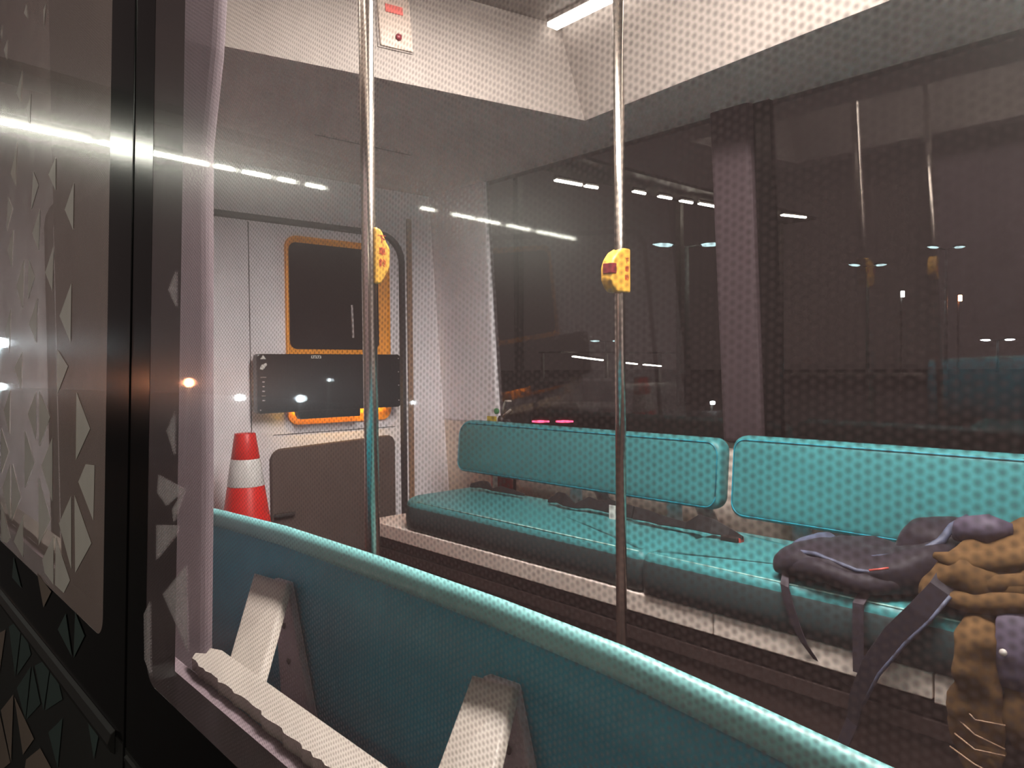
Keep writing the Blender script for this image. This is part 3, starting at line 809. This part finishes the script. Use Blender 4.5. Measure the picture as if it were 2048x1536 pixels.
bt = belt(heap(1.90, 1.42, 2.38, 3, (0.028, 0.024, 0.018, 0.014, 0.012, 0.034, 0.03, 0.014, 0.006)), [0.05, 0.045, 0.04, 0.03, 0.025, 0.06, 0.055, 0.03, 0.012], 'black seat belt and buckle right of the right pole')
MB().box(2.355, 2.40, 1.43, 1.50, 0.458, 0.478).build('buckle', 'screw', bt, bevel=0.005)
MB().box(2.365, 2.39, 1.425, 1.437, 0.460, 0.476).build('release_button', 'label_red', bt)

# ------------------------------------------------------------------ navy backpack
def loft(stations, n=28, axis='y', p=2.6, folds=0.0, fscale=9.0, seed=0, flat=False):
    """stations: (t, ca, cb, wa, wb); superellipse sections with cloth-like folds. axis y: sections in xz; axis z: sections in yx"""
    # resample smoothly
    S = []
    for i in range(len(stations) - 1):
        a, b = stations[i], stations[i + 1]
        a0 = stations[max(i - 1, 0)]; b1 = stations[min(i + 2, len(stations) - 1)]
        for k in range(6):
            t = k / 6.0
            S.append(tuple(0.5 * ((2 * a[j]) + (-a0[j] + b[j]) * t + (2 * a0[j] - 5 * a[j] + 4 * b[j] - b1[j]) * t * t + (-a0[j] + 3 * a[j] - 3 * b[j] + b1[j]) * t ** 3) for j in range(5)))
    S.append(stations[-1])
    rs = []
    for t, ca, cb, wa, wb in S:
        r = []
        for k in range(n):
            an = 2 * math.pi * k / n
            cu = math.copysign(abs(math.cos(an)) ** (2 / p), math.cos(an)); su = math.copysign(abs(math.sin(an)) ** (2 / p), math.sin(an))
            a = ca + wa * cu; b = cb + wb * su
            pt = Vector((a, t, b)) if axis == 'y' else Vector((b, a, t))
            if folds:
                d = noise.noise(pt * fscale + Vector((seed, seed * 2, 0))) * folds + noise.noise(pt * fscale * 2.7 + Vector((seed, 0, 5))) * folds * 0.45
                if axis == 'y':
                    pt += Vector((cu * d, 0, su * d if su > -0.2 else 0))
                else:
                    pt += Vector((su * d, cu * d, 0))
            r.append(pt)
        rs.append(r)
    return MB().rings(rs)
bp = thing('backpack', (2.22, 0.88, 0.458), 'dark navy backpack lying on the far seat with straps hanging down', 'backpack')
loft([(1.150, 2.16, 0.480, 0.030, 0.018), (1.125, 2.17, 0.500, 0.115, 0.038), (1.06, 2.195, 0.512, 0.165, 0.050), (0.96, 2.205, 0.515, 0.180, 0.055), (0.88, 2.215, 0.512, 0.185, 0.050),
      (0.80, 2.235, 0.522, 0.180, 0.062), (0.73, 2.26, 0.535, 0.160, 0.072), (0.68, 2.28, 0.53, 0.10, 0.060), (0.665, 2.28, 0.52, 0.05, 0.03)], 36, 'y', 2.8, 0.016, 9, 1).build('body', 'navy', bp, smooth=True)
loft([(0.90, 2.37, 0.53, 0.02, 0.02), (0.87, 2.38, 0.56, 0.08, 0.055), (0.81, 2.385, 0.575, 0.105, 0.062), (0.74, 2.385, 0.578, 0.105, 0.062), (0.69, 2.38, 0.56, 0.07, 0.05), (0.67, 2.38, 0.55, 0.02, 0.02)], 28, 'y', 2.3, 0.014, 11, 4).build('hood_pouch', 'navy', bp, smooth=True)
fp = loft([(1.135, 2.10, 0.497, 0.02, 0.014), (1.11, 2.09, 0.502, 0.05, 0.026), (1.0, 2.075, 0.510, 0.055, 0.034), (0.9, 2.07, 0.502, 0.055, 0.034), (0.82, 2.085, 0.500, 0.05, 0.03), (0.76, 2.11, 0.50, 0.02, 0.015)], 24, 'y', 2.4, 0.008, 12, 7)
fp = fp.build('front_pocket', 'navy', bp, smooth=True)
MB().tube([(2.085, 1.115, 0.528), (2.068, 1.06, 0.546), (2.055, 1.0, 0.552), (2.045, 0.94, 0.543), (2.042, 0.88, 0.532), (2.055, 0.83, 0.532), (2.085, 0.77, 0.545)], [0.004, 0.007, 0.007, 0.006, 0.006, 0.005, 0.004], 8).build('zip_flap', 'navy_blue', fp, smooth=True)
MB().tube([(2.036, 0.845, 0.540), (2.040, 0.82, 0.547), (2.048, 0.80, 0.553)], 0.003, 6).build('zip_pull', 'label_red', fp, smooth=True)
loft([(1.155, 2.25, 0.505, 0.02, 0.01), (1.14, 2.25, 0.520, 0.07, 0.025), (1.09, 2.26, 0.535, 0.09, 0.030), (1.05, 2.26, 0.535, 0.05, 0.02)], 20, 'y', 2.2, 0.006, 12, 9).build('end_panel', 'navy_blue', bp, smooth=True)
wd, td = (0, 1, 0), (1, 0, 0)
MB().ribbon([(2.045, 1.085, 0.482), (2.018, 1.074, 0.455), (2.016, 1.062, 0.41), (2.02, 1.040, 0.345), (2.025, 1.018, 0.30), (2.04, 0.985, 0.25), (2.05, 0.94, 0.222), (2.05, 0.89, 0.203)], [0.020, 0.026, 0.032, 0.030, 0.022, 0.014, 0.010, 0.009], (0, 1, 0.25), 0.003, td).build('strap', 'webbing', bp)
MB().ribbon([(2.06, 0.864, 0.475), (2.014, 0.864, 0.452), (2.010, 0.863, 0.40), (2.012, 0.863, 0.33), (2.012, 0.862, 0.268)], 0.029, wd, 0.003, td).build('strap', 'webbing', bp)
sp = [(2.13, 0.672, 0.575), (2.07, 0.660, 0.570), (2.03, 0.668, 0.53), (2.012, 0.71, 0.465), (2.008, 0.765, 0.396), (2.008, 0.827, 0.295), (2.014, 0.866, 0.195), (2.02, 0.880, 0.13), (2.0, 0.90, 0.06)]
sw = [0.03, 0.045, 0.055, 0.060, 0.060, 0.052, 0.042, 0.034, 0.03]
ss = MB().ribbon(sp, sw, (0, 1, 0.55), 0.014, td).build('shoulder_strap', 'navy', bp, bevel=0.005, seg=2)
MB().tube([(x - 0.009, y - w * 0.42, z - w * 0.22) for (x, y, z), w in list(zip(sp, sw))[2:7]], 0.005, 6).build('strap_binding', 'navy_blue', ss, smooth=True)
MB().tube([(2.32, 0.70, 0.665), (2.25, 0.715, 0.645), (2.20, 0.725, 0.61), (2.16, 0.755, 0.585), (2.13, 0.82, 0.565), (2.12, 0.88, 0.553)], [0.006, 0.010, 0.012, 0.012, 0.009, 0.006], 8).build('haul_loop', 'navy_blue', bp, smooth=True)

# ------------------------------------------------------------------ khaki jacket draped over the seat edge
jk = thing('jacket', (2.2, 0.5, 0.458), 'khaki jacket with purple lining heaped right of the navy backpack', 'jacket')
def crumple(stations, name, mat, seed, folds=0.02, p=2.3, axis='y', fs=8):
    return loft(stations, 40, axis, p, folds, fs, seed).build(name, mat, jk, smooth=True)
crumple([(0.76, 2.20, 0.485, 0.04, 0.02), (0.73, 2.205, 0.505, 0.13, 0.045), (0.66, 2.215, 0.545, 0.185, 0.088), (0.56, 2.22, 0.565, 0.20, 0.108), (0.45, 2.22, 0.57, 0.20, 0.112), (0.33, 2.22, 0.56, 0.19, 0.10), (0.22, 2.22, 0.52, 0.13, 0.06), (0.19, 2.22, 0.49, 0.05, 0.025)], 'body', 'khaki', 2, 0.030)
# rolled folds lying over the front of the heap
for i, (z0, z1, r) in enumerate(((0.600, 0.640, 0.030), (0.555, 0.585, 0.026), (0.515, 0.535, 0.028))):
    pts = [(2.075 - 0.02 * math.sin(k / 8 * math.pi) + 0.012 * i - 0.012 * i, 0.70 - 0.05 * k, z0 + (z1 - z0) * k / 8 - 0.012 * math.sin(k)) for k in range(9)]
    MB().tube([(x - 0.012 * i, y, z) for x, y, z in pts], [0.008, r * 0.8, r, r * 1.05, r, r * 1.1, r, r * 0.8, 0.01], 14).build('fold', 'khaki', jk, smooth=True)
MB().tube([(2.24, 0.70, 0.62), (2.18, 0.66, 0.655), (2.15, 0.60, 0.67), (2.16, 0.55, 0.675)], [0.012, 0.035, 0.038, 0.015], 12).build('collar', 'purple', jk, smooth=True)
crumple([(0.10, 0.565, 2.00, 0.03, 0.012), (0.16, 0.57, 2.00, 0.055, 0.020), (0.24, 0.575, 1.995, 0.060, 0.026), (0.32, 0.578, 1.990, 0.052, 0.030), (0.40, 0.580, 1.992, 0.046, 0.030), (0.45, 0.582, 2.01, 0.045, 0.035), (0.49, 0.585, 2.05, 0.035, 0.03)], 'sleeve', 'khaki', 5, 0.020, 2.2, 'z', 13)
crumple([(0.34, 0.475, 2.000, 0.055, 0.008), (0.38, 0.47, 1.992, 0.065, 0.012), (0.43, 0.465, 1.990, 0.078, 0.014), (0.48, 0.46, 2.005, 0.085, 0.016), (0.52, 0.46, 2.04, 0.08, 0.02)], 'lining_flap', 'purple', 8, 0.008, 2.4, 'z', 12)
crumple([(0.20, 0.47, 2.01, 0.04, 0.01), (0.26, 0.475, 2.00, 0.055, 0.016), (0.33, 0.475, 2.005, 0.055, 0.014), (0.36, 0.475, 2.01, 0.045, 0.01)], 'hem', 'khaki', 11, 0.014, 2.4, 'z', 12)
MB().lathe([(0.0085, 0.0), (0.008, -0.003), (0.004, -0.006)], (1.974, 0.520, 0.427), 16, 'x').build('snap_button', 'pearl', jk, smooth=True)
for k in range(4):
    a = 0.17 + 0.035 * k
    MB().tube([(1.975, 0.63 - 0.01 * k, a), (1.968, 0.575, a - 0.02), (1.975, 0.515, a - 0.035 + 0.02 * (k % 2))], 0.0022, 5).build('drawcord', 'tan', jk, smooth=True)

# ------------------------------------------------------------------ outside: canopy tubes behind the camera, mirrored in the glass
def tube_light(a, b, label, group, mat='tube', r=0.03):
    a, b = Vector(a), Vector(b)
    t = thing('tube_light', (a + b) / 2, label, 'light', group)
    d = (b - a).normalized()
    up = Vector((0, 0, 0.06))
    MB().tube([a, b], r, 8).build('tube', mat, t, smooth=True)
    MB().tube([a + up, b + up], r * 1.6, 4).build('fixture', 'canopy', t)
    for p in (a, b):
        MB().tube([p + up, p], r * 0.8, 6).build('tube_holder', 'canopy', t)
    return t
ORD = 'first second third fourth fifth sixth seventh eighth ninth tenth eleventh'.split()
xs = [(-0.30, -1.5), (-1.6, -2.8), (-2.9, -3.12), (-3.25, -3.60), (-3.72, -3.95), (-4.12, -4.38), (-6.0, -6.25), (-6.6, -7.05), (-7.12, -7.6), (-7.75, -8.3), (-8.45, -9.4)]
for i, (a, b) in enumerate(xs):
    z = 3.75 + (abs(a) - 0.6) * 0.034
    z2 = 3.75 + (abs(b) - 0.6) * 0.034
    tube_light((a, 9.5, z), (b, 9.5, z2), 'fluorescent canopy tube mirrored in the near glass, %s from the left' % ORD[i], 'canopy tubes mirrored in the glass', 'tube_row', 0.025)
# unseen tube row and roof added to light the window film, parallel to the bus
for i in range(4):
    tube_light((-2.5, -4.6 + 1.35 * i, 3.15), (-2.5, -3.4 + 1.35 * i, 3.15), 'unseen fluorescent tube added under a shelter roof to light the film, %s from the back' % ORD[i], 'added shelter tubes')
cb = MB().box(-3.2, -1.9, -5.0, 1.0, 3.24, 3.32)
for y in (-4.5, 0.5): cb.box(-3.15, -3.05, y - 0.05, y + 0.05, -0.35, 3.24)
tag(cb.build('added_shelter_roof', 'canopy'), 'grey shelter roof added behind the viewer to carry the film-lighting tubes', 'shelter')
cb = MB()
for x in (-10.0, -5.3, -0.2): cb.box(x - 0.06, x + 0.06, 9.62, 9.74, -0.35, 4.35)
cb.box(-10.2, 0.0, 9.4, 9.9, 4.3, 4.4)
tag(cb.build('canopy_frame', 'canopy'), 'grey steel canopy frame beyond the camera side', 'canopy')

def yard_lamp(p, r, mat, label):
    t = thing('yard_lamp', (p[0], p[1], -0.35), label, 'lamp')
    MB().lathe([(r * 0.4, -r), (r * 0.9, -r * 0.5), (r, 0.0), (r * 0.8, r * 0.6), (r * 0.2, r)], p, 14).build('bulb', mat, t, smooth=True)
    MB().tube([(p[0], p[1], -0.35), (p[0], p[1], p[2] - r)], 0.03, 8).build('stake', 'post', t, smooth=True)
    return t
yard_lamp((-4.3, 14.07, 1.144), 0.075, 'sodium', 'small amber yard lamp mirrored beside the black post')
yard_lamp((-5.06, 13.65, 0.909), 0.055, 'headlamp', 'small white yard lamp mirrored left of the display panel')
yard_lamp((-5.99, 13.10, 0.935), 0.060, 'headlamp', 'small white yard lamp mirrored in the display panel')
yard_lamp((-6.42, 12.82, 1.303), 0.024, 'headlamp', 'faint bluish yard lamp mirrored in the display panel')
yard_lamp((-7.70, 11.92, 0.945), 0.035, 'headlamp', 'small white yard lamp mirrored beside the hatch seal')
yard_lamp((-1.675, 15.9, 1.706), 0.085, 'headlamp', 'white yard lamp mirrored in the left pane, upper')
yard_lamp((-2.28, 19.84, 0.90), 0.075, 'headlamp', 'bluish yard lamp mirrored in the left pane, lower')

# ------------------------------------------------------------------ outside: beyond the far windows
rowA = [((15.5, 15.2, 6.35), (16.6, 15.2, 6.38)), ((16.75, 15.2, 6.38), (17.3, 15.2, 6.40)), ((19.0, 15.2, 6.55), (19.6, 15.2, 6.56)), ((20.3, 15.2, 6.58), (21.0, 15.2, 6.6)), ((21.5, 15.2, 6.6), (22.2, 15.2, 6.62)),
        ((22.3, 15.0, 6.58), (23.6, 15.0, 6.62)), ((25.7, 14.7, 6.70), (26.4, 14.7, 6.72)), ((27.2, 14.6, 6.75), (28.9, 14.5, 6.85))]
for i, (a, b) in enumerate(rowA):
    tube_light(a, b, 'fluorescent tube under the dark far canopy, %s from the left' % ORD[i], 'tubes under the far canopy', r=0.05)
cb = MB().box(14.5, 30, 14.6, 16.2, 6.9, 7.0)
for x in (14.8, 22.6, 29.7): cb.box(x - 0.1, x + 0.1, 15.9, 16.1, -0.35, 6.9)
tag(cb.build('canopy_frame', 'canopy'), 'dark canopy roof seen high through the far windows', 'canopy')
for i, (a, b) in enumerate((((36.6, 34.4, 1.68), (40.2, 34.9, 1.42)), ((42.2, 35.3, 1.30), (45.0, 35.7, 1.14)), ((46.0, 35.9, 1.10), (48.6, 36.2, 0.96)))):
    tube_light(a, b, 'distant pale tube low behind the right pole, %s from the left' % ORD[i], 'distant low tubes', r=0.07)
cb = MB().box(36, 49.5, 34.9, 37.0, 1.9, 2.0)
for x in (36.2, 42.8, 49.3): cb.box(x - 0.08, x + 0.08, 36.7, 36.9, -0.35, 1.9)
tag(cb.build('canopy_frame', 'canopy'), 'low distant canopy behind the right pole', 'canopy')

def street_lamp(base, ztop, arm, label, mat='street', head=0.45, group=None):
    t = thing('street_lamp', (base[0], base[1], -0.35), label, 'street lamp', group)
    x, y = base
    MB().tube([(x, y, -0.35), (x, y, ztop - 0.05)], [0.12 * head / 0.45, 0.07 * head / 0.45], 10).build('post', 'post', t, smooth=True)
    for s in (-1, 1):
        dx, dy = arm[0] * s, arm[1] * s
        MB().tube([(x, y, ztop - 0.08), (x + dx * 0.6, y + dy * 0.6, ztop)], 0.04 * head / 0.45, 8).build('arm', 'post', t, smooth=True)
        a = Vector((x + dx * 0.45, y + dy * 0.45, ztop)); b = Vector((x + dx * 1.35, y + dy * 1.35, ztop + 0.04))
        MB().tube([a, a.lerp(b, 0.3), a.lerp(b, 0.7), b], [0.03 * head, 0.16 * head, 0.16 * head, 0.03 * head], 10).build('lamp_head', mat, t, smooth=True)
        MB().tube([a + Vector((0, 0, .06 * head / .45)), b + Vector((0, 0, .06 * head / .45))], 0.12 * head, 6).build('lamp_cover', 'canopy', t)
    return t
street_lamp((23.68, 16.45), 5.47, (0.70, -0.62), 'double-headed street lamp with pale blue heads left of the window pillar', head=0.5)
street_lamp((82.4, 70.9), 4.45, (1.25, -1.1), 'tiny distant double street lamp beside the right pole', head=0.9)
street_lamp((115.0, 31.2), 3.9, (0.7, -1.3), 'distant double street lamp near the right edge', 'headlamp', head=0.8)
for p, q, lb in (((30.42, 13.05, 4.86), (30.95, 12.6, 4.98), 'first'), ((32.66, 11.04, 5.51), (33.3, 10.45, 5.68), 'second')):
    street_lamp(((p[0] + q[0]) / 2, (p[1] + q[1]) / 2), (p[2] + q[2]) / 2, (0.42, -0.37), 'pale blue double street lamp right of the window pillar, %s from the left' % lb, head=0.32)

# parked car with red tail lamps
car = thing('parked_car', (10.3, 9.6, -0.35), 'dark parked car with red tail lamps just above the far backrest', 'car')
prof = [(-0.9, -0.05), (-0.92, 0.25), (-0.80, 0.42), (-0.30, 0.50), (0.2, 0.88), (1.6, 0.92), (2.3, 0.55), (3.0, 0.42), (3.15, 0.15), (3.1, -0.08)]
dv = Vector((0.74, 0.67, 0)); sv = Vector((0.67, -0.74, 0)); oc = Vector((10.9, 10.2, -0.12))
pts = [oc + dv * a + Vector((0, 0, b)) - sv * 0.82 for a, b in prof]
MB().prism([tuple(p) for p in pts], tuple(sv * 1.64)).build('body', 'car', car, bevel=0.08, seg=3)
for a in (-0.2, 2.3):
    for s in (-0.84, 0.68):
        c0 = oc + dv * a + sv * s + Vector((0, 0, 0.06))
        MB().tube([c0, c0 + sv * 0.16], 0.29, 18).build('wheel', 'tyre', car)
for s in (-0.62, -0.18):
    c0 = oc + dv * -0.945 + sv * s + Vector((0, 0, 0.17))
    MB().tube([c0 - sv * 0.15, c0, c0 + sv * 0.17], [0.016, 0.026, 0.016], 6).build('tail_lamp', 'tail', car)
def signal(p, h, mat, label):
    t = thing('signal_lamp', (p[0], p[1], -0.35), label, 'lamp')
    MB().box(p[0] - 0.06, p[0] + 0.06, p[1] - 0.06, p[1] + 0.06, p[2] - h, p[2] + h).build('light', mat, t, bevel=0.02)
    MB().tube([(p[0] + 0.1, p[1] + 0.1, -0.35), (p[0] + 0.1, p[1] + 0.1, p[2] + h)], 0.05, 8).build('post', 'canopy', t)
    return t
signal((23.35, 19.33, 0.18), 0.14, 'tail', 'small upright red signal lamp behind the right pole')
signal((20.0, 12.98, -0.10), 0.05, 'headlamp', 'small white lamp low in the far window left of the pillar')
signal((31.67, 11.88, 3.78), 0.12, 'headlamp', 'small upright white lamp high in the right far window')
signal((33.35, 10.35, 3.60), 0.12, 'sodium', 'small warm lamp high in the right far window')
